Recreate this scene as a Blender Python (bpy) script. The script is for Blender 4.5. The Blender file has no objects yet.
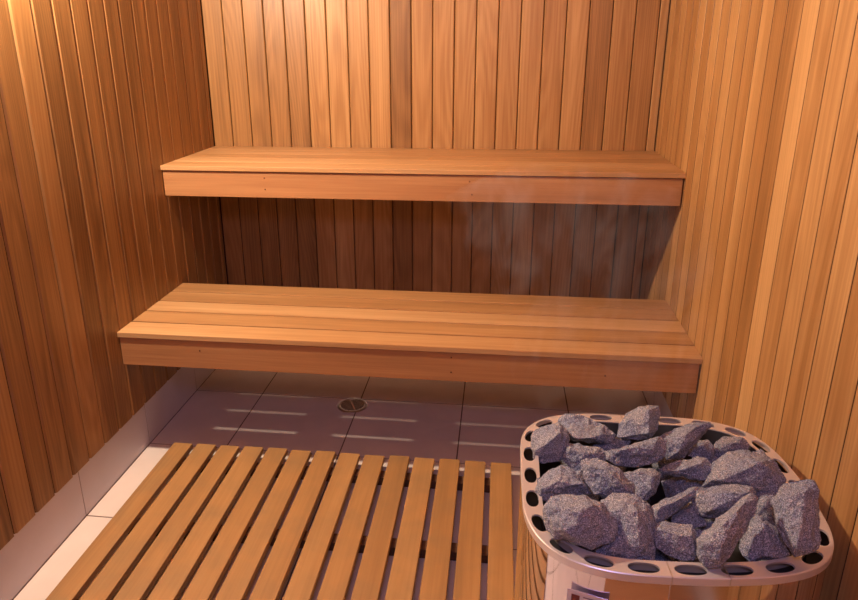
import bpy, bmesh, math, random
from mathutils import Vector, Matrix, noise
random.seed(7)
PI = math.pi
scene = bpy.context.scene
COL = scene.collection

# ---------------------------------------------------------------- helpers
def link(name, me, mat=None, parent=None, kind=None):
    o = bpy.data.objects.new(name, me)
    COL.objects.link(o)
    if mat is not None:
        me.materials.append(mat)
    if parent is not None:
        o.parent = parent
    if kind:
        o['kind'] = kind
    return o

def obj(name, bm, mat, parent=None, kind=None, smooth=False, origin=None):
    bmesh.ops.recalc_face_normals(bm, faces=bm.faces)
    if origin is not None:
        bmesh.ops.translate(bm, verts=bm.verts, vec=-Vector(origin))
    me = bpy.data.meshes.new(name)
    bm.to_mesh(me); bm.free()
    if smooth:
        for p in me.polygons: p.use_smooth = True
    o = link(name, me, mat, parent, kind)
    if origin is not None:
        o.location = origin
    return o

def empty(name, loc, label, cat, group=None):
    o = bpy.data.objects.new(name, None); COL.objects.link(o)
    o.location = loc; o.empty_display_size = 0.05
    o['label'] = label; o['category'] = cat
    if group: o['group'] = group
    return o

def tonelayer(bm):
    return bm.verts.layers.float_color.get('tone') or bm.verts.layers.float_color.new('tone')

def box(bm, x0, x1, y0, y1, z0, z1, bev=0.0, tone=None):
    lay = tonelayer(bm)
    b2 = bmesh.new()
    bmesh.ops.create_cube(b2, size=1)
    for v in b2.verts:
        v.co = Vector(((x0+x1)/2+v.co.x*(x1-x0), (y0+y1)/2+v.co.y*(y1-y0), (z0+z1)/2+v.co.z*(z1-z0)))
    if bev:
        bmesh.ops.bevel(b2, geom=b2.edges[:], offset=bev, segments=2, affect='EDGES', profile=0.6)
    t = tone if tone is not None else (random.random(), random.random(), 0, 1)
    mp = {}
    for v in b2.verts:
        n = bm.verts.new(v.co); n[lay] = t; mp[v] = n
    for f in b2.faces: bm.faces.new([mp[v] for v in f.verts])
    b2.free()

def T(t): return (t, random.random(), random.random(), 1)

# ---------------------------------------------------------------- materials
def mat_new(name):
    m = bpy.data.materials.new(name); m.use_nodes = True
    nt = m.node_tree
    return m, nt, nt.nodes['Principled BSDF']

def N(nt, typ, **kw):
    n = nt.nodes.new(typ)
    for k, v in kw.items():
        if k.startswith('i_'):
            n.inputs[k[2:].replace('_', ' ')].default_value = v
        else: setattr(n, k, v)
    return n

def wood(name, axis, dark, mid, light, rough=0.5, grain=0.35, fig=0.25, bump=0.12, stain=0.0):
    """axis: 0,1,2 the direction in which the grain runs. The tone attribute gives each board its own tone."""
    m, nt, bs = mat_new(name); L = nt.links.new
    tc = N(nt, 'ShaderNodeNewGeometry'); at = N(nt, 'ShaderNodeAttribute', attribute_name='tone')
    sep = N(nt, 'ShaderNodeSeparateColor'); L(at.outputs['Color'], sep.inputs[0])
    off = N(nt, 'ShaderNodeVectorMath', operation='MULTIPLY_ADD')
    cmb = N(nt, 'ShaderNodeCombineXYZ')
    for i in range(3): L(sep.outputs[1], cmb.inputs[i])
    off.inputs[1].default_value = (13.1, 17.7, 9.3)
    L(cmb.outputs[0], off.inputs[0]); L(tc.outputs['Position'], off.inputs[2])
    def mapped(cross, along):
        s = [cross]*3; s[axis] = along
        mm = N(nt, 'ShaderNodeVectorMath', operation='MULTIPLY'); mm.inputs[1].default_value = s
        L(off.outputs[0], mm.inputs[0]); return mm.outputs[0]
    n1 = N(nt, 'ShaderNodeTexNoise'); n1.inputs['Scale'].default_value = 1; n1.inputs['Detail'].default_value = 3; n1.inputs['Roughness'].default_value = .6
    L(mapped(130, 2.6), n1.inputs['Vector'])
    n2 = N(nt, 'ShaderNodeTexNoise'); n2.inputs['Scale'].default_value = 1; n2.inputs['Detail'].default_value = 2
    L(mapped(16, 0.9), n2.inputs['Vector'])
    # cathedral figure: bands of a slowly varying field
    n3 = N(nt, 'ShaderNodeTexNoise'); n3.inputs['Scale'].default_value = 1; n3.inputs['Detail'].default_value = 0
    L(mapped(9, 0.7), n3.inputs['Vector'])
    mu = N(nt, 'ShaderNodeMath', operation='MULTIPLY'); mu.inputs[1].default_value = 110
    L(n3.outputs['Fac'], mu.inputs[0])
    si = N(nt, 'ShaderNodeMath', operation='SINE'); L(mu.outputs[0], si.inputs[0])
    def madd(a, k, b):
        q = N(nt, 'ShaderNodeMath', operation='MULTIPLY_ADD'); L(a, q.inputs[0]); q.inputs[1].default_value = k
        if isinstance(b, float): q.inputs[2].default_value = b
        else: L(b, q.inputs[2])
        return q.outputs[0]
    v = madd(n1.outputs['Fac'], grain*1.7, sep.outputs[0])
    v = madd(n2.outputs['Fac'], grain*2.2, v)
    v = madd(si.outputs[0], fig*0.16, v)
    v = madd(v, 1.0, -grain*1.95)
    cr = N(nt, 'ShaderNodeValToRGB'); e = cr.color_ramp.elements
    e[0].position = 0.0; e[0].color = (*dark, 1); e[1].position = 1.0; e[1].color = (*light, 1)
    k = e.new(0.5); k.color = (*mid, 1)
    L(v, cr.inputs[0]); out = cr.outputs[0]
    if stain:
        n4 = N(nt, 'ShaderNodeTexNoise'); n4.inputs['Scale'].default_value = 9; n4.inputs['Detail'].default_value = 5
        L(off.outputs[0], n4.inputs['Vector'])
        r4 = N(nt, 'ShaderNodeMapRange'); r4.inputs['From Min'].default_value = .45; r4.inputs['From Max'].default_value = .75
        L(n4.outputs['Fac'], r4.inputs['Value'])
        k4 = N(nt, 'ShaderNodeMath', operation='MULTIPLY'); k4.inputs[1].default_value = stain; L(r4.outputs[0], k4.inputs[0])
        mx = N(nt, 'ShaderNodeMix', data_type='RGBA'); mx.inputs['B'].default_value = (.22, .15, .075, 1)
        L(k4.outputs[0], mx.inputs['Factor']); L(out, mx.inputs['A']); out = mx.outputs['Result']
    L(out, bs.inputs['Base Color'])
    bs.inputs['Roughness'].default_value = rough
    bp = N(nt, 'ShaderNodeBump'); bp.inputs['Strength'].default_value = bump; bp.inputs['Distance'].default_value = 0.002
    L(n1.outputs['Fac'], bp.inputs['Height']); L(bp.outputs[0], bs.inputs['Normal'])
    return m

def plain(name, col, rough=.5, metal=0.0, nscale=0, namt=0.0):
    m, nt, bs = mat_new(name)
    bs.inputs['Base Color'].default_value = (*col, 1); bs.inputs['Roughness'].default_value = rough
    bs.inputs['Metallic'].default_value = metal
    if nscale:
        L = nt.links.new
        g = N(nt, 'ShaderNodeNewGeometry'); n = N(nt, 'ShaderNodeTexNoise'); n.inputs['Scale'].default_value = nscale
        n.inputs['Detail'].default_value = 6; L(g.outputs['Position'], n.inputs['Vector'])
        cr = N(nt, 'ShaderNodeValToRGB'); e = cr.color_ramp.elements
        e[0].position = .3; e[1].position = .7
        e[0].color = (*[c*(1-namt) for c in col], 1); e[1].color = (*[min(1, c*(1+namt)) for c in col], 1)
        L(n.outputs['Fac'], cr.inputs[0]); L(cr.outputs[0], bs.inputs['Base Color'])
    return m

CD, CM, CL = (.13, .058, .018), (.36, .185, .065), (.60, .37, .16)
M_wallv = wood('cedar_cladding', 2, CD, CM, CL, rough=.42, grain=.30, fig=.35)
M_bench = wood('cedar_bench', 0, (.18, .08, .028), (.44, .24, .10), (.66, .43, .22), rough=.45, grain=.30, fig=.1)
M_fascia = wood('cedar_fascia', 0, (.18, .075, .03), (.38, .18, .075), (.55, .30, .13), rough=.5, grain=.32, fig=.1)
M_duck = wood('duckboard_wood', 1, (.16, .08, .03), (.38, .20, .07), (.54, .32, .13), rough=.6, grain=.22, fig=.1, stain=.45)
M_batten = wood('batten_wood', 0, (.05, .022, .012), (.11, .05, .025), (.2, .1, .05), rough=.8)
M_groove_shade = plain('cladding_groove_shade', (.045, .018, .007), .9)
M_tile = plain('floor_tile', (.74, .66, .62), .42, nscale=7, namt=.05)
M_skirt = plain('skirting_tile', (.60, .56, .62), .40, nscale=7, namt=.05)
M_grout = plain('grout', (.16, .11, .09), .9)
M_rim = plain('brushed_steel', (.80, .76, .77), .38, .6)
M_body = plain('polished_steel', (.80, .77, .86), .05, 1.0)  # bluish tint paints cool daylight into the body's reflections
M_panel = plain('satin_steel', (.62, .55, .55), .16, 1.0)
M_inner = plain('basket_steel', (.12, .115, .12), .5, .7)
M_chrome = plain('chrome', (.7, .68, .66), .3, 1.0)
M_dark = plain('dark_metal', (.03, .028, .026), .5, .6)
M_white = plain('ceiling_paint', (.5, .3, .15), .8)
M_nail = plain('nail', (.09, .04, .02), .5, .5)

def stone_mat():
    m, nt, bs = mat_new('granite'); L = nt.links.new
    g = N(nt, 'ShaderNodeTexCoord')
    oi = N(nt, 'ShaderNodeObjectInfo')
    ad = N(nt, 'ShaderNodeVectorMath', operation='ADD')
    L(g.outputs['Object'], ad.inputs[0]); L(oi.outputs['Random'], ad.inputs[1])
    n1 = N(nt, 'ShaderNodeTexNoise'); n1.inputs['Scale'].default_value = 520; n1.inputs['Detail'].default_value = 3
    L(ad.outputs[0], n1.inputs['Vector'])
    cr = N(nt, 'ShaderNodeValToRGB'); e = cr.color_ramp.elements
    e[0].position = .30; e[0].color = (.07, .074, .092, 1); e[1].position = .74; e[1].color = (.78, .78, .82, 1)
    k = e.new(.5); k.color = (.23, .235, .27, 1)
    L(n1.outputs['Fac'], cr.inputs[0])
    n2 = N(nt, 'ShaderNodeTexNoise'); n2.inputs['Scale'].default_value = 22; n2.inputs['Detail'].default_value = 3
    L(ad.outputs[0], n2.inputs['Vector'])
    c2 = N(nt, 'ShaderNodeValToRGB'); q = c2.color_ramp.elements
    q[0].position = .35; q[0].color = (.72, .80, 1.0, 1); q[1].position = .68; q[1].color = (.97, .96, 1, 1)
    L(n2.outputs['Fac'], c2.inputs[0])
    mx = N(nt, 'ShaderNodeMix', data_type='RGBA', blend_type='MULTIPLY'); mx.inputs['Factor'].default_value = 1
    L(cr.outputs[0], mx.inputs['A']); L(c2.outputs[0], mx.inputs['B'])
    L(mx.outputs['Result'], bs.inputs['Base Color'])
    bs.inputs['Roughness'].default_value = .75
    n3 = N(nt, 'ShaderNodeTexNoise'); n3.inputs['Scale'].default_value = 120; n3.inputs['Detail'].default_value = 5
    L(ad.outputs[0], n3.inputs['Vector'])
    bp = N(nt, 'ShaderNodeBump'); bp.inputs['Strength'].default_value = .8; bp.inputs['Distance'].default_value = .006
    L(n3.outputs['Fac'], bp.inputs['Height']); L(bp.outputs[0], bs.inputs['Normal'])
    return m
M_stone = stone_mat()

# ---------------------------------------------------------------- the room
W = 2.0; YF = -3.45; ZC = 2.36; SK = .1797
def cladding(name, grooves, face, axis, sign, z0, z1, tones, bev=.0035, gap0=.0014):
    """boards between successive groove positions; face plane coordinate, sign = direction of the room"""
    bm = bmesh.new(); lay = tonelayer(bm)
    for i in range(len(grooves)-1):
        a, b = grooves[i], grooves[i+1]
        d = .013
        gap = gap0(.5*(a+b)) if callable(gap0) else gap0
        prof = [(a+gap, -d), (a+gap, -bev*1.1), (a+gap+bev, 0), (b-gap-bev, 0), (b-gap, -bev*1.1), (b-gap, -d)]
        t = T(tones[i % len(tones)] if tones else random.uniform(.3, .7))
        rows = []
        for z in (z0, z1):
            r = []
            for (p, q) in prof:
                co = (face+sign*q, p, z) if axis == 0 else (p, face+sign*q, z)
                v = bm.verts.new(co); v[lay] = t; r.append(v)
            rows.append(r)
        n = len(prof)
        for k in range(n):
            f = bm.faces.new([rows[0][k], rows[0][(k+1) % n], rows[1][(k+1) % n], rows[1][k]])
            if k in (0, 4, 5): f.material_index = 1      # groove shade put into the colour of the board edges
        bm.faces.new(rows[0]); bm.faces.new(list(reversed(rows[1])))
    me_o = obj(name, bm, M_wallv, kind='structure')
    me_o.data.materials.append(M_groove_shade)
    bm = bmesh.new(); bm.from_mesh(me_o.data); lay = tonelayer(bm)
    nf = len(bm.faces)
    lo, hi = grooves[0], grooves[-1]
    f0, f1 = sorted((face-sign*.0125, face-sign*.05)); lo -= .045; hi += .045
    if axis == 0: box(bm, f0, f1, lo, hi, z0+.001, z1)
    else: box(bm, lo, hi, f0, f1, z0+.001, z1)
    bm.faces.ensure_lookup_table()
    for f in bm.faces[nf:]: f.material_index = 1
    bm.to_mesh(me_o.data); bm.free()
    return me_o

FX = .008                                     # the cladding stands this far proud of the skirting tiles; wood face at x = 0
gb = [0.0] + [.092+.0935*k for k in range(21)] + [W]
tb = [.42, .40, .36, .30, .30, .62, .62, .56, .54, .28, .46, .60, .56, .64, .60, .64, .58, .60, .40, .50, .36, .62]
cladding('wall_back', gb, 0.0, 1, -1, SK, ZC, tb)
gl = [-.046-.0961*k for k in range(36)]
gl = [0.0] + gl + [YF]
tl = [.32, .28, .34, .30, .38, .28, .34, .26, .32, .28, .34, .28, .14, .50, .32, .28, .28, .36, .24]  # boards vary; whole wall also toned darker to paint in its dim light
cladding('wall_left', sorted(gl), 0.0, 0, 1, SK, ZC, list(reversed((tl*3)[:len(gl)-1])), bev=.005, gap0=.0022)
gr = [-.010-.0907*k for k in range(38)]
gr = [0.0] + gr + [YF]
tr = [.70, .58, .52, .64, .50, .52, .72, .56, .74, .55, .72, .60, .58, .74, .46, .44, .90, .62, .74, .60, .70, .66, .60]  # boards vary; whole wall also toned lighter to paint in stronger lamplight
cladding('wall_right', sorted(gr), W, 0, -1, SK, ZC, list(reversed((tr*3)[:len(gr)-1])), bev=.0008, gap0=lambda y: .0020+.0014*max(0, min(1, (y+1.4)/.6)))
# front wall, behind the photographer, with its high window
def front():
    g = [.0935*k for k in range(22)] + [W]
    x0, x1, z0, z1 = .935, 1.496, 1.93, 2.27
    lo = [v for v in g if v <= x0+.001]; hi = [v for v in g if v >= x1-.001]; mid = [v for v in g if x0-.001 <= v <= x1+.001]
    bm = bmesh.new(); lay = tonelayer(bm)
    def run(gs, za, zb):
        for a, b in zip(gs, gs[1:]):
            box(bm, a+.001, b-.001, YF, YF-.015, za, zb, .002, T(random.uniform(.35, .6)))
    run(lo, 0, ZC); run(hi, 0, ZC); run(mid, 0, z0); run(mid, z1, ZC)
    obj('wall_front', bm, M_wallv, kind='structure')
    bm = bmesh.new()
    for a in ((x0, x0+.03, z0, z1), (x1-.03, x1, z0, z1), (x0, x1, z0, z0+.03), (x0, x1, z1-.03, z1)):
        box(bm, a[0], a[1], YF-.03, YF+.012, a[2], a[3], .002, T(.5))
    obj('window_1', bm, M_fascia, kind='structure')
front()
# ceiling
bm = bmesh.new()
for k in range(22): box(bm, k*.0935+.001, min(W, (k+1)*.0935-.001), YF, 0, ZC, ZC+.015, .002, T(random.uniform(.4, .6)))
obj('ceiling', bm, wood('ceiling_cedar', 1, CD, CM, CL), kind='structure')

# floor of square tiles
TS, TX, TY = .4522, .3023, -.9049
def frange(a, b, s0, st):
    k = math.ceil((a-s0)/st - 1e-6); r = []
    while s0+k*st < b-1e-6:
        if s0+k*st > a+1e-6: r.append(s0+k*st)
        k += 1
    return [a]+r+[b]
xs = frange(-FX, W+FX, TX, TS); ys = frange(YF, FX, TY, TS)
bm = bmesh.new(); g = .0026
for a, b in zip(xs, xs[1:]):
    for c, d in zip(ys, ys[1:]):
        if d-c < .01: continue
        box(bm, a+g, b-g, c+g, d-g, -.012, 0, .0008, T(.5))
fl = obj('floor', bm, M_tile, kind='structure')
bm = bmesh.new(); box(bm, -.05, W+.05, YF-.05, .05, -.04, -.0015)
obj('floor_grout', bm, M_grout, parent=fl)
def skirting(name, axis, face, sgn, cuts):
    bm = bmesh.new()
    for a, b in zip(cuts, cuts[1:]):
        if b-a < .01: continue
        f0, f1 = sorted((face, face-sgn*.012))
        if axis == 0: box(bm, f0, f1, a+.0018, b-.0018, 0, SK-.001, .0008, T(.5))
        else: box(bm, a+.001, b-.001, f0, f1, 0, SK-.001, .0008, T(.5))
    o = obj(name, bm, M_skirt, kind='structure')
    bm = bmesh.new()
    f0, f1 = sorted((face-sgn*.0015, face-sgn*.02))
    if axis == 0: box(bm, f0, f1, cuts[0], cuts[-1], 0, SK-.002)
    else: box(bm, cuts[0], cuts[-1], f0, f1, 0, SK-.002)
    obj(name.replace('baseboard', 'grout'), bm, M_grout, parent=o).name = 'grout'
skirting('baseboard_left', 0, -FX, 1, ys)
skirting('baseboard_right', 0, W+FX, -1, ys)
skirting('baseboard_back', 1, FX, -1, xs)
bm = bmesh.new(); box(bm, 1.42, W-.01, YF+.01, -2.60, .001, .035, .003, T(.5))
obj('trim_1', bm, M_fascia, kind='structure')   # wooden board added out of view, for its reflection in the heater

# ---------------------------------------------------------------- benches
def bench(label, yb, depth, zt, th, fz, tones, supports, nails, gap):
    x0, x1 = .0003, W-.0003
    root = empty('sauna_bench', (W/2, yb-depth/2, zt-th), label, 'bench')
    inv = Vector(root.location)
    def P(o): o.location = Vector(o.location)-inv; return o
    n = 5; w = depth/n
    for i in range(n):
        bm = bmesh.new(); a = yb-w*(i+1); b = yb-w*i
        box(bm, x0, x1, a+gap/2, b-gap/2, zt-th, zt, .0022, T(tones[i]))
        P(obj('seat_slat', bm, M_bench, root, origin=(W/2, (a+b)/2, zt-th/2)))
    yf = yb-depth+.011
    bm = bmesh.new(); box(bm, x0+.003, x1-.006, yf, yf+.022, fz, zt-th-.003, .002, T(.55))
    f = P(obj('fascia', bm, M_fascia, root, origin=(W/2, yf+.011, fz)))
    for (nx, nz) in nails:
        bm = bmesh.new()
        bmesh.ops.create_cone(bm, cap_ends=True, segments=10, radius1=.0028, radius2=.0028, depth=.002, matrix=Matrix.Rotation(PI/2, 4, 'X'))
        o = obj('nail', bm, M_nail, f); o.location = Vector((nx, yf-.0005, nz))-Vector((W/2, yf+.011, fz))
    for k, sx in enumerate(supports):
        hw = .052 if k else .079
        bm = bmesh.new(); box(bm, sx-hw, sx+hw, yf+.024, yb-.004, zt-th-.045, zt-th-.0005, .002, T(.4))
        P(obj('support', bm, M_batten, root, origin=(sx, yb-depth/2, zt-th-.04)))
    return root
SUP = [.085, .484, .849, 1.213, 1.58, 1.89]
bench('upper cedar sauna bench fixed against the back wall, higher of the two', -.0003, .5607, 1.0444, .0187, .9218,
      [.50, .56, .52, .66, .58], SUP, [(.42, 1.00), (.42, .955), (1.22, 1.0), (1.23, .95)], .0035)
bench('lower cedar sauna bench in front of the upper one, above the tiled floor', -.4794, .5558, .5296, .020, .4012,
      [.42, .40, .66, .42, .60], SUP, [(1.19, .49), (1.19, .435), (1.70, .45), (.30, .47)], .0092)

# ---------------------------------------------------------------- duckboard
root = empty('duckboard', (.77, -1.5, 0), 'slatted wooden duckboard lying on the pale floor tiles beside the heater', 'duckboard')
inv = Vector(root.location)
pitch = (1.4086-.1303-.0735)/13
dt = [.46, .52, .50, .54, .48, .50, .46, .52, .48, .42, .60, .46, .52, .56]
for i in range(14):
    a = .1303+pitch*i; ye = -.968+random.uniform(-.004, .004)
    bm = bmesh.new(); box(bm, a, a+.0735, -2.06, ye, .033, .055, .0025, T(dt[i]))
    o = obj('slat', bm, M_duck, root, origin=(a+.034, -1.52, .044)); o.location = Vector(o.location)-inv
for yb in (-1.055, -1.41, -1.765, -2.03):
    bm = bmesh.new(); box(bm, .14, 1.398, yb-.022, yb+.022, .0005, .0325, .002, T(.4))
    o = obj('batten', bm, M_batten, root, origin=(.77, yb, .016)); o.location = Vector(o.location)-inv

# ---------------------------------------------------------------- floor drain
root = empty('floor_drain', (.729, -.513, 0), 'round chrome floor drain with a slotted grate under the lower bench', 'drain')
bm = bmesh.new(); lay = tonelayer(bm)
S = 48
prof = [(.066, .0003), (.063, .0035), (.052, .0040), (.050, .0015), (.050, .0003)]
rings = [[bm.verts.new((r*math.cos(2*PI*i/S), r*math.sin(2*PI*i/S), z)) for i in range(S)] for r, z in prof]
for a, b in zip(rings, rings[1:]):
    for i in range(S): bm.faces.new([a[i], a[(i+1) % S], b[(i+1) % S], b[i]])
obj('drain_ring', bm, M_chrome, root, smooth=True)
bm = bmesh.new()
bmesh.ops.create_circle(bm, cap_ends=True, segments=40, radius=.0498, matrix=Matrix.Translation((0, 0, .0006)))
obj('drain_cup', bm, M_dark, root)
bm = bmesh.new()
for k in range(-4, 5):
    y = k*.0105; hw = math.sqrt(max(.0001, .0485**2-y*y))
    box(bm, -hw, hw, y-.0022, y+.0022, .0012, .0032, .0005)
box(bm, -.003, .003, -.048, .048, .0012, .0034, .0005)
bmesh.ops.rotate(bm, verts=bm.verts, cent=(0, 0, 0), matrix=Matrix.Rotation(math.radians(25), 3, 'Z'))
obj('grate', bm, M_chrome, root)

# ---------------------------------------------------------------- sauna heater
HC = Vector((1.672, -1.9135, 0)); HZ = .65; NE = 3.47
BOW = [(146, -1), (127, 2), (165, -8), (-175, -4), (-152, 1), (-141, 2), (-129, 0), (-114, 1), (-99, -2), (-86, -3), (-67, -10),
       (-50, -15), (-38, -9), (-28, -4), (-17, -1), (5, 5), (28, 3), (43, 5), (58, -1), (80, -2)]   # slight bulges of the rolled rim, mm
def sup(t):
    c, s = math.cos(t), math.sin(t)
    p = Vector((.2824*math.copysign(abs(c)**(2/NE), c), .2724*math.copysign(abs(s)**(2/NE), s)))
    p.rotate(Matrix.Rotation(.04, 2))
    a = math.degrees(math.atan2(p.y, p.x)); num = den = 0
    for q, r in BOW:
        d = (a-q+180) % 360-180; w = math.exp(-(d/13)**2); num += w*r; den += w
    return p*(1+num/max(den, 1e-6)/1000/.29)
raw = [sup(-PI/2+2*PI*i/6000) for i in range(6001)]
cum = [0]
for a, b in zip(raw, raw[1:]): cum.append(cum[-1]+(b-a).length)
PER = cum[-1]
import bisect
def curve(s, off=0.0):
    """point at arc length s, offset inward"""
    s %= PER
    def at(q):
        q %= PER
        i = min(len(raw)-2, max(0, bisect.bisect_right(cum, q)-1))
        f = (q-cum[i])/max(1e-9, cum[i+1]-cum[i])
        return raw[i].lerp(raw[i+1], f)
    p = at(s); t = (at(s+.004)-at(s-.004)).normalized()
    return p+Vector((-t.y, t.x))*off
def wall_strip(bm, off, z0, z1, s0=0, s1=None, n=240, closed=True):
    s1 = PER if s1 is None else s1
    m = n if closed else n+1
    lo = []; hi = []
    for i in range(m):
        p = curve(s0+(s1-s0)*i/n, off)
        lo.append(bm.verts.new((p.x, p.y, z0))); hi.append(bm.verts.new((p.x, p.y, z1)))
    for i in range(n):
        j = (i+1) % m
        bm.faces.new([lo[i], lo[j], hi[j], hi[i]])
    return lo, hi
heater = empty('sauna_heater', (HC.x, HC.y, 0), 'stainless steel sauna heater with a perforated rim, filled with stones beside the right wall', 'heater')
RW = .038; NH = 24; cell = PER/NH
bm = bmesh.new()
def mp(s, t, z): 
    p = curve(s, t); return (p.x, p.y, z)
def mq(s, t, z): return mp(s, .0016+t*(RW-.0016)/RW, z)
for k in range(NH):
    sc_ = k*cell-.010
    out = []; inn = []; low = []
    rect = [(-1+2*i/14, -1) for i in range(14)]+[(1, -1+2*i/6) for i in range(6)]+[(1-2*i/14, 1) for i in range(14)]+[(-1, 1-2*i/6) for i in range(6)]
    K = len(rect)
    for (u, w_) in rect:
        a = math.atan2(w_, u); c, s = math.cos(a), math.sin(a)
        out.append(bm.verts.new(mq(sc_+u*cell/2, RW/2+w_*RW/2, HZ)))
        e = (abs(c)**2.3+abs(s)**2.3)**(-1/2.3)
        ds, dt_ = .0275*c*e, .0125*s*e
        inn.append(bm.verts.new(mp(sc_+ds, RW/2+dt_, HZ)))
        low.append(bm.verts.new(mp(sc_+ds, RW/2+dt_, HZ-.004)))
    for i in range(K):
        j = (i+1) % K
        bm.faces.new([out[i], out[j], inn[j], inn[i]]); bm.faces.new([inn[i], inn[j], low[j], low[i]])
lo, hi = wall_strip(bm, 0, HZ-.016, HZ-.0016)
tp = []
for i in range(240):
    p = curve(PER*i/240, .0016); tp.append(bm.verts.new((p.x, p.y, HZ)))
for i in range(240): bm.faces.new([hi[i], hi[(i+1) % 240], tp[(i+1) % 240], tp[i]])
wall_strip(bm, RW, HZ-.022, HZ)
bmesh.ops.remove_doubles(bm, verts=bm.verts, dist=.0004)
rim = obj('rim', bm, M_rim, heater)
for s in (-.046, .050, PER/2+.02):
    bm = bmesh.new()
    a = [curve(s-.0009, -.0006), curve(s+.0009, -.0006), curve(s+.0009, RW), curve(s-.0009, RW)]
    vs = [bm.verts.new((p.x, p.y, z)) for z in (HZ-.016, HZ+.0004) for p in a]
    for q in ((0, 1, 2, 3), (4, 5, 6, 7), (0, 1, 5, 4), (1, 2, 6, 5), (2, 3, 7, 6), (3, 0, 4, 7)): bm.faces.new([vs[i] for i in q])
    obj('rim_joint', bm, M_chrome, rim)
bm = bmesh.new(); lo, hi = wall_strip(bm, .004, .075, HZ-.014, n=360)
obj('body', bm, M_body, heater, smooth=True)
bm = bmesh.new()
n = 40; s0, s1 = -.046, .050
strips = []
for off, z in ((.0015, .08), (.0015, HZ-.0165)):
    strips.append([bm.verts.new(mp(s0+(s1-s0)*i/n, off, z)) for i in range(n+1)])
back = []
for off, z in ((.006, .08), (.006, HZ-.0165)):
    back.append([bm.verts.new(mp(s0+(s1-s0)*i/n, off, z)) for i in range(n+1)])
for i in range(n):
    bm.faces.new([strips[0][i], strips[0][i+1], strips[1][i+1], strips[1][i]])
for e in (0, n): bm.faces.new([strips[0][e], strips[1][e], back[1][e], back[0][e]])
obj('front_panel', bm, M_panel, heater)
bm = bmesh.new()
lo, hi = wall_strip(bm, .0055, HZ-.047, HZ-.045, n=240); l2, h2 = wall_strip(bm, RW-.001, HZ-.047, HZ-.045, n=240)
for i in range(240): bm.faces.new([hi[i], hi[(i+1) % 240], h2[(i+1) % 240], h2[i]])
obj('hole_shade_ring', bm, M_dark, heater)  # dark ring added under the rim to paint shade into its holes
bm = bmesh.new(); lo, hi = wall_strip(bm, RW+.001, .40, HZ-.002, n=160); bm.faces.new(lo)
obj('stone_basket', bm, M_inner, heater)
bm = bmesh.new(); lo, hi = wall_strip(bm, .035, 0, .075, n=120); bm.faces.new(lo)
obj('plinth', bm, M_dark, heater)
# small badge on the curved front left corner
sb = -.178
p = curve(sb, 0); t = (curve(sb+.01)-curve(sb-.01)).normalized(); nrm = Vector((t.y, -t.x))
ang = math.atan2(t.y, t.x)
lp = bmesh.new(); box(lp, -.036, .036, -.0012, .0012, -.06, 0, .0006)
lab = obj('label_plate', lp, plain('badge', (.62, .55, .66), .3, .5), heater)
lab.location = (p.x+nrm.x*.004, p.y+nrm.y*.0025, .594); lab.rotation_euler = (0, 0, ang)
lp = bmesh.new(); box(lp, -.028, -.014, -.0022, -.0011, -.030, -.008)
obj('picture', lp, plain('badge_red', (.16, .02, .02), .5), lab)
lp = bmesh.new(); box(lp, -.008, .032, -.0022, -.0011, -.009, -.008); box(lp, -.008, .032, -.0022, -.0011, -.024, -.023)
obj('printed_lines', lp, plain('badge_ink', (.08, .06, .12), .5), lab)

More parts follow.
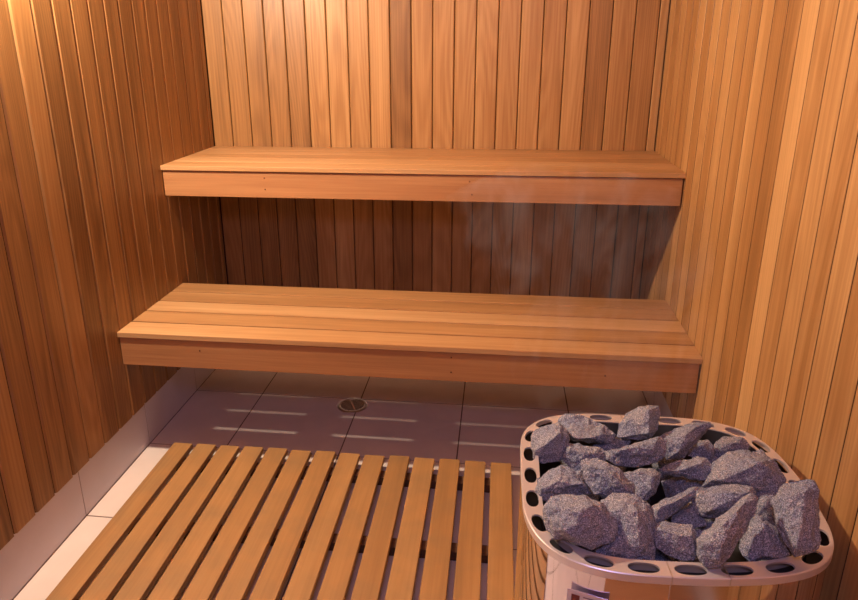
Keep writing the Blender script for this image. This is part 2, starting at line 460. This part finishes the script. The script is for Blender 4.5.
# ---------------------------------------------------------------- the stones
ROCKS = [
  ('chunky granite stone touching the rim at the back left corner, lit top and dark front',
   [[1418,-1823,651],[1416,-1801,673],[1434,-1787,684],[1463,-1781,693],[1480,-1779,697],[1495,-1795,687],[1503,-1808,672],[1491,-1839,649],[1483,-1846,641],[1445,-1850,633],[1422,-1841,637],[1427,-1845,666],[1449,-1847,683],[1477,-1826,700],[1434,-1797,631],[1441,-1778,661],[1476,-1774,671],[1490,-1795,653],[1479,-1819,624],[1433,-1813,619]]),
  ('long pinkish grey stone lying against the back rim, left of the upright block',
   [[1480,-1738,683],[1496,-1731,696],[1519,-1735,696],[1545,-1738,693],[1574,-1752,687],[1592,-1767,673],[1607,-1772,672],[1595,-1785,658],[1578,-1785,653],[1540,-1783,652],[1511,-1780,654],[1493,-1764,666],[1480,-1749,675],[1508,-1808,677],[1543,-1810,680],[1573,-1792,682],[1501,-1722,656],[1529,-1719,662],[1566,-1731,657],[1592,-1751,652],[1569,-1757,637],[1522,-1754,637],[1501,-1730,649]]),
  ('upright blocky grey stone standing highest over the back rim',
   [[1604,-1780,672],[1606,-1763,691],[1625,-1745,710],[1655,-1739,725],[1677,-1739,727],[1696,-1741,731],[1699,-1752,717],[1694,-1782,692],[1675,-1792,676],[1648,-1794,671],[1608,-1784,669],[1668,-1778,739],[1663,-1817,703],[1626,-1778,712],[1624,-1757,661],[1639,-1727,681],[1676,-1724,696],[1687,-1736,688],[1673,-1761,660],[1624,-1760,655]]),
  ('long wedge of grey stone in front of the upright block, pointing left',
   [[1568,-1855,678],[1596,-1852,689],[1636,-1843,703],[1679,-1841,716],[1694,-1848,710],[1690,-1877,685],[1671,-1881,675],[1651,-1885,673],[1626,-1888,664],[1595,-1881,660],[1572,-1869,667],[1594,-1881,699],[1628,-1884,711],[1652,-1888,708],[1668,-1864,715],[1593,-1837,655],[1641,-1829,673],[1681,-1832,677],[1664,-1862,660],[1634,-1859,645],[1596,-1852,655]]),
  ('long stone slanting up to the right across the back, right of the upright block',
   [[1690,-1794,683],[1714,-1787,696],[1744,-1780,709],[1771,-1778,719],[1796,-1783,723],[1798,-1791,715],[1783,-1802,701],[1762,-1816,680],[1738,-1831,660],[1712,-1834,652],[1699,-1835,651],[1697,-1808,670],[1738,-1826,713],[1720,-1849,683],[1761,-1810,725],[1703,-1824,693],[1711,-1776,661],[1748,-1774,686],[1785,-1773,695],[1779,-1782,674],[1746,-1801,645],[1721,-1801,639]]),
  ('shaded grey stone in the hollow behind the egg-shaped stone',
   [[1483,-1820,667],[1497,-1816,670],[1521,-1819,671],[1534,-1824,668],[1547,-1831,664],[1567,-1830,672],[1580,-1838,667],[1577,-1849,654],[1565,-1862,644],[1545,-1881,622],[1520,-1880,620],[1501,-1863,631],[1481,-1847,644],[1498,-1846,675],[1526,-1863,671],[1502,-1811,642],[1525,-1815,654],[1544,-1821,644],[1566,-1825,646],[1559,-1843,630],[1526,-1856,610],[1498,-1834,632]]),
  ('rounded egg-shaped pinkish stone left of the middle of the heap',
   [[1507,-1941,707],[1519,-1937,710],[1540,-1937,712],[1561,-1948,712],[1578,-1959,706],[1593,-1970,695],[1606,-1982,686],[1608,-1999,677],[1599,-2008,665],[1580,-2005,664],[1556,-2003,663],[1529,-1996,666],[1513,-1976,679],[1506,-1956,695],[1523,-1969,713],[1550,-1987,719],[1578,-2009,705],[1523,-1933,683],[1550,-1929,680],[1577,-1940,675],[1596,-1967,671],[1587,-1978,652],[1560,-1975,645],[1530,-1954,656]]),
  ('tall speckled slab leaning down onto the front rim, left of the middle',
   [[1563,-2034,703],[1597,-2038,706],[1621,-2053,697],[1625,-2069,687],[1621,-2091,669],[1620,-2117,652],[1624,-2127,643],[1622,-2139,636],[1587,-2137,628],[1564,-2133,624],[1547,-2117,636],[1534,-2094,650],[1525,-2062,672],[1534,-2038,689],[1554,-2084,700],[1592,-2092,709],[1590,-2140,673],[1574,-2027,663],[1614,-2043,657],[1612,-2073,644],[1618,-2100,626],[1592,-2104,608],[1564,-2092,624],[1552,-2051,641]]),
  ('largest broad stone at the front left corner, lit left and dark right',
   [[1427,-2077,691],[1442,-2062,704],[1469,-2058,711],[1490,-2062,712],[1506,-2063,710],[1519,-2071,708],[1535,-2072,706],[1549,-2087,700],[1559,-2096,691],[1558,-2113,675],[1551,-2126,669],[1536,-2131,659],[1512,-2140,656],[1490,-2134,654],[1451,-2123,657],[1434,-2107,665],[1427,-2092,676],[1510,-2107,723],[1486,-2124,717],[1481,-2140,704],[1461,-2145,694],[1445,-2105,712],[1452,-2057,656],[1480,-2041,672],[1508,-2044,669],[1527,-2055,668],[1541,-2074,660],[1542,-2094,642],[1510,-2105,640],[1470,-2095,643],[1454,-2073,652]]),
  ('stone against the left rim just behind the largest front left stone',
   [[1421,-1952,668],[1436,-1946,670],[1448,-1939,680],[1475,-1930,689],[1486,-1933,687],[1503,-1946,681],[1512,-1958,672],[1523,-1966,667],[1530,-1976,655],[1507,-1982,652],[1465,-1984,645],[1428,-1987,636],[1422,-1970,651],[1430,-1991,668],[1462,-1984,684],[1508,-1987,683],[1443,-1935,643],[1458,-1932,658],[1484,-1925,660],[1500,-1940,648],[1515,-1958,642],[1469,-1962,634],[1444,-1949,636]]),
  ('small squarish stone right of the egg-shaped stone in the middle of the heap',
   [[1592,-1917,667],[1630,-1910,679],[1656,-1915,683],[1672,-1924,678],[1666,-1941,661],[1656,-1955,651],[1635,-1963,639],[1621,-1966,632],[1605,-1954,641],[1626,-1932,683],[1648,-1948,684],[1643,-1967,667],[1610,-1911,649],[1654,-1908,658],[1662,-1927,644],[1638,-1945,633],[1617,-1938,631]]),
  ('flat stone with a lit ridge under the long slanting stone',
   [[1672,-1878,657],[1695,-1873,666],[1724,-1865,679],[1755,-1865,688],[1769,-1873,689],[1782,-1886,677],[1774,-1898,666],[1761,-1908,656],[1728,-1899,653],[1697,-1893,651],[1696,-1901,670],[1720,-1903,678],[1749,-1897,690],[1694,-1869,647],[1731,-1863,664],[1761,-1867,672],[1767,-1885,655],[1734,-1881,642]]),
  ('half hidden stone against the back right rim',
   [[1815,-1761,638],[1819,-1752,649],[1838,-1742,664],[1866,-1744,670],[1882,-1752,671],[1895,-1766,659],[1879,-1778,646],[1847,-1789,627],[1818,-1787,616],[1830,-1775,664],[1855,-1777,670],[1830,-1751,629],[1848,-1732,641],[1876,-1741,645],[1875,-1759,631],[1835,-1764,613]]),
  ('large stone with a smooth lit slope near the right side, behind the middle',
   [[1752,-1913,644],[1780,-1880,686],[1808,-1871,704],[1830,-1867,709],[1848,-1870,712],[1863,-1881,711],[1873,-1890,704],[1890,-1894,706],[1899,-1915,694],[1902,-1930,682],[1889,-1949,666],[1871,-1944,659],[1849,-1938,659],[1809,-1931,653],[1782,-1923,648],[1764,-1934,677],[1779,-1944,685],[1815,-1940,705],[1849,-1929,721],[1817,-1903,715],[1783,-1890,628],[1829,-1862,670],[1856,-1858,673],[1875,-1871,672],[1890,-1888,660],[1880,-1915,649],[1856,-1908,640],[1808,-1900,637]]),
  ('flat-topped stone right of the middle, above the dark speckled front block',
   [[1716,-1978,684],[1741,-1977,691],[1768,-1979,695],[1800,-1985,706],[1818,-1989,705],[1824,-2001,698],[1819,-2019,681],[1802,-2025,670],[1772,-2027,662],[1746,-2026,654],[1724,-2023,650],[1714,-2017,651],[1710,-1998,663],[1721,-2007,695],[1756,-2016,706],[1800,-2019,712],[1735,-2041,684],[1740,-1968,658],[1773,-1971,671],[1811,-1974,675],[1809,-1997,658],[1777,-2003,643],[1742,-2002,638],[1732,-1981,643]]),
  ('dark speckled block standing on the front rim right of the middle',
   [[1685,-2126,683],[1696,-2119,691],[1719,-2107,704],[1737,-2094,722],[1761,-2083,739],[1783,-2076,748],[1793,-2082,744],[1783,-2104,726],[1768,-2116,712],[1754,-2137,692],[1738,-2154,675],[1716,-2166,657],[1704,-2166,655],[1694,-2160,656],[1684,-2145,665],[1686,-2154,700],[1718,-2142,727],[1752,-2118,751],[1712,-2173,702],[1706,-2104,659],[1729,-2095,681],[1758,-2081,705],[1779,-2075,698],[1763,-2103,688],[1744,-2125,659],[1721,-2134,640],[1705,-2122,653]]),
  ('dark bluish stone against the front rim in the middle, with a lit top',
   [[1625,-2082,670],[1646,-2078,680],[1673,-2081,684],[1690,-2085,685],[1696,-2097,675],[1696,-2114,664],[1691,-2128,653],[1685,-2136,646],[1666,-2134,640],[1652,-2131,642],[1636,-2122,642],[1622,-2112,649],[1627,-2105,682],[1659,-2121,683],[1681,-2120,686],[1641,-2075,648],[1674,-2079,660],[1691,-2090,658],[1686,-2111,641],[1670,-2114,626],[1650,-2103,629]]),
  ('narrow pointed stone in the middle, wedged behind the dark bluish stone',
   [[1633,-2005,654],[1655,-1997,668],[1685,-1990,680],[1707,-1984,688],[1727,-1982,694],[1717,-1998,680],[1704,-2007,672],[1688,-2011,663],[1667,-2020,650],[1651,-2033,637],[1638,-2034,635],[1633,-2018,645],[1647,-2025,671],[1678,-2020,685],[1648,-1994,642],[1686,-1984,662],[1717,-1976,668],[1700,-1996,655],[1673,-2005,638],[1653,-2015,632]]),
  ('tall upright speckled stone leaning on the rim at the right side',
   [[1836,-2047,736],[1847,-2036,746],[1867,-2036,757],[1884,-2039,763],[1898,-2043,765],[1902,-2049,760],[1897,-2065,743],[1888,-2082,731],[1888,-2104,714],[1888,-2124,697],[1880,-2134,689],[1864,-2140,678],[1844,-2137,669],[1836,-2126,674],[1824,-2101,693],[1822,-2078,708],[1823,-2059,720],[1835,-2080,749],[1868,-2081,764],[1849,-2127,726],[1838,-2149,697],[1852,-2041,711],[1876,-2028,723],[1895,-2041,732],[1897,-2051,713],[1891,-2079,691],[1883,-2097,677],[1856,-2109,664],[1848,-2074,677],[1841,-2051,702]]),
  ('shaded stone with one lit edge between the speckled block and the tall right stone',
   [[1785,-2066,667],[1809,-2045,693],[1825,-2062,685],[1838,-2078,676],[1846,-2095,665],[1853,-2112,655],[1836,-2116,647],[1808,-2116,638],[1784,-2116,633],[1775,-2103,636],[1771,-2088,645],[1808,-2089,689],[1815,-2112,678],[1800,-2126,659],[1797,-2059,647],[1827,-2057,662],[1840,-2081,646],[1833,-2100,638],[1799,-2095,624],[1790,-2081,638]]),
  ('shaded stone deep in the gap left of the dark speckled block',
   [[1699,-1992,654],[1722,-1985,666],[1733,-2009,650],[1739,-2023,639],[1709,-2028,629],[1673,-2017,630],[1675,-2001,639],[1704,-2018,660],[1704,-1990,641],[1729,-1997,634],[1711,-2016,622],[1690,-1993,627]]),
  ('dark stone deep in the gap behind the shaded front right stone',
   [[1835,-1944,643],[1850,-1923,664],[1874,-1921,675],[1894,-1935,671],[1890,-1970,642],[1880,-1996,623],[1854,-1998,612],[1831,-1982,617],[1851,-1979,659],[1852,-1934,623],[1877,-1917,651],[1885,-1956,629],[1863,-1972,599]]),
  ('small shaded stone under the right end of the long slanting stone',
   [[1760,-1768,650],[1781,-1760,663],[1804,-1763,667],[1815,-1779,655],[1810,-1796,639],[1782,-1797,632],[1757,-1785,636],[1785,-1788,664],[1773,-1762,638],[1800,-1761,651],[1808,-1781,629],[1771,-1774,631]]),
  ('shaded stone low against the front rim beside the largest stone',
   [[1512,-2112,643],[1535,-2102,653],[1557,-2101,659],[1578,-2120,649],[1587,-2138,637],[1558,-2140,631],[1525,-2132,630],[1545,-2137,656],[1524,-2106,630],[1557,-2098,640],[1575,-2124,629],[1534,-2121,622]]),
  ('shaded stone low behind the long wedge of grey stone',
   [[1547,-1773,637],[1580,-1764,650],[1613,-1758,660],[1640,-1767,656],[1634,-1785,643],[1597,-1792,631],[1560,-1788,629],[1590,-1792,658],[1561,-1762,625],[1610,-1752,641],[1622,-1770,630],[1575,-1770,618]]),
  ('dark stone pressed against the right rim behind the smooth sloped stone',
   [[1882,-1797,665],[1903,-1794,671],[1924,-1823,658],[1935,-1846,643],[1934,-1863,628],[1921,-1849,632],[1901,-1826,647],[1907,-1840,663],[1896,-1794,647],[1925,-1815,644],[1932,-1845,624],[1910,-1817,636]])]
def stone(pts, label, seed, sub=4, rough=1.0):
    c = Vector((0, 0, 0))
    V = [Vector(p)/1000 for p in pts]
    for v in V: c += v
    c /= len(V)
    bm = bmesh.new()
    for v in V: bm.verts.new(v-c)
    r = bmesh.ops.convex_hull(bm, input=bm.verts)
    junk = [g for g in r['geom_interior'] if isinstance(g, bmesh.types.BMVert)]
    bmesh.ops.delete(bm, geom=junk, context='VERTS')
    loose = [v for v in bm.verts if not v.link_faces]
    bmesh.ops.delete(bm, geom=loose, context='VERTS')
    bmesh.ops.dissolve_limit(bm, angle_limit=math.radians(9), verts=bm.verts, edges=bm.edges)
    bmesh.ops.bevel(bm, geom=bm.edges[:], offset=.0012, segments=1, affect='EDGES', clamp_overlap=True)
    bmesh.ops.triangulate(bm, faces=bm.faces[:])
    for it in range(sub):
        bmesh.ops.subdivide_edges(bm, edges=[e for e in bm.edges if e.calc_length() > .0045], cuts=1, use_grid_fill=True)
        bmesh.ops.triangulate(bm, faces=[f for f in bm.faces if len(f.verts) > 3])
    bm.normal_update()
    off = Vector((seed*3.7, seed*1.3, -seed*2.1))
    for v in bm.verts:
        p = v.co
        n1 = noise.noise(p*22+off); n2 = noise.noise(p*60+off)
        n3 = noise.noise(p*150+off)
        ridge = abs(noise.noise(p*34-off))
        v.co = p+v.normal*(n1*.0040+n2*.0030+n3*.0015-ridge*.0035)*rough
    o = obj('sauna_stone', bm, M_stone, origin=None, smooth=False)
    o.location = c
    o['label'] = label; o['category'] = 'stone'; o['group'] = 'stones heaped in the sauna heater'
    return o
for i, (lab, pts) in enumerate(ROCKS):
    stone(pts, lab, i+1)
# the layer of stones underneath that shows only through the gaps
random.seed(21)
spots = []
for iy in range(4):
    for ix in range(4):
        spots.append((1.677+(ix-1.5)*.100+random.uniform(-.01, .01), -1.915+(iy-1.5)*.096+random.uniform(-.01, .01)))
for i, (x, y) in enumerate(spots):
    pts = []
    for k in range(14):
        d = Vector((random.gauss(0, 1), random.gauss(0, 1), random.gauss(0, 1))).normalized()
        pts.append((1000*(x+d.x*.049), 1000*(y+d.y*.049), 1000*(.600+d.z*.040)))
    stone(pts, 'dark stone of the lower layer, seen only through gaps between the upper stones', 50+i, sub=2)

# ---------------------------------------------------------------- steam
bm = bmesh.new()
rows = []
for i in range(9):
    t = i/8; z = .76+t*.46
    cx = 1.60-.12*t; cy = -1.86+.30*t; rx = .20+.10*t; ry = .18+.10*t
    if i in (0, 8): rx *= .45; ry *= .45
    rows.append([bm.verts.new((cx+rx*math.cos(2*PI*k/20), cy+ry*math.sin(2*PI*k/20), z)) for k in range(20)])
for a, b in zip(rows, rows[1:]):
    for k in range(20): bm.faces.new([a[k], a[(k+1) % 20], b[(k+1) % 20], b[k]])
bm.faces.new(rows[0]); bm.faces.new(rows[-1])
ms = bpy.data.materials.new('steam'); ms.use_nodes = True; nt = ms.node_tree; nt.nodes.clear()
outn = N(nt, 'ShaderNodeOutputMaterial'); vs_ = N(nt, 'ShaderNodeVolumeScatter'); vs_.inputs['Color'].default_value = (.95, .96, 1, 1)
vs_.inputs['Anisotropy'].default_value = .1
tc = N(nt, 'ShaderNodeNewGeometry'); ml = N(nt, 'ShaderNodeVectorMath', operation='MULTIPLY'); ml.inputs[1].default_value = (9, 7, 4.5)
nt.links.new(tc.outputs['Position'], ml.inputs[0])
nz = N(nt, 'ShaderNodeTexNoise'); nz.inputs['Scale'].default_value = 1; nz.inputs['Detail'].default_value = 3; nz.inputs['Distortion'].default_value = 2.0
nt.links.new(ml.outputs[0], nz.inputs['Vector'])
mr = N(nt, 'ShaderNodeMapRange'); mr.inputs['From Min'].default_value = .50; mr.inputs['From Max'].default_value = .80
mr.inputs['To Min'].default_value = 0; mr.inputs['To Max'].default_value = 2.0
nt.links.new(nz.outputs['Fac'], mr.inputs['Value']); nt.links.new(mr.outputs[0], vs_.inputs['Density'])
nt.links.new(vs_.outputs[0], outn.inputs['Volume'])
st = obj('steam', bm, ms, smooth=True)
st['label'] = 'faint white wisps of steam drifting up from the hot stones'; st['category'] = 'steam'; st['kind'] = 'stuff'

# ---------------------------------------------------------------- light
def lamp(name, typ, loc, power, col, **kw):
    l = bpy.data.lights.new(name, typ); l.energy = power; l.color = col
    for k, v in kw.items(): setattr(l, k, v)
    o = bpy.data.objects.new(name, l); COL.objects.link(o); o.location = loc
    return o
lamp('wall_lamp', 'POINT', (.052, -1.38, 2.0), 148, (1.0, .77, .56), shadow_soft_size=.030)
d = lamp('daylight', 'AREA', (1.215, YF+.02, 2.10), 10.5, (.58, .50, 1.0), shape='RECTANGLE', size=.50, size_y=.30)
d.rotation_euler = (math.radians(-90+20), 0, PI) if False else (math.radians(90-28), 0, 0)
w = bpy.data.worlds.new('outside'); scene.world = w; w.use_nodes = True
w.node_tree.nodes['Background'].inputs[0].default_value = (.45, .5, .8, 1)
w.node_tree.nodes['Background'].inputs[1].default_value = .3

# ---------------------------------------------------------------- camera
cam = bpy.data.cameras.new('camera'); co = bpy.data.objects.new('camera', cam); COL.objects.link(co)
yaw, pitch_, roll, f = -.126415872, -.330550215, -.00669043950, 698.658248
fw = Vector((math.sin(yaw)*math.cos(pitch_), math.cos(yaw)*math.cos(pitch_), math.sin(pitch_)))
rt = Vector((math.cos(yaw), -math.sin(yaw), 0)); up = rt.cross(fw)
r2 = math.cos(roll)*rt+math.sin(roll)*up; u2 = -math.sin(roll)*rt+math.cos(roll)*up
Mx = Matrix((r2, u2, -fw)).transposed().to_4x4(); Mx.translation = Vector((1.3251, -3.17415, 1.49403))
co.matrix_world = Mx
cam.sensor_width = 36; cam.lens = f/858*36; cam.clip_start = .02
cam.shift_x = (429-410.17)/858; cam.shift_y = -(300-283.155)/858
scene.camera = co
vs = scene.view_settings
vs.view_transform = 'Standard'; vs.look = 'None'; vs.gamma = 1; vs.use_curve_mapping = False; vs.exposure = 0.0
scene.cycles.max_bounces = 10; scene.cycles.diffuse_bounces = 6
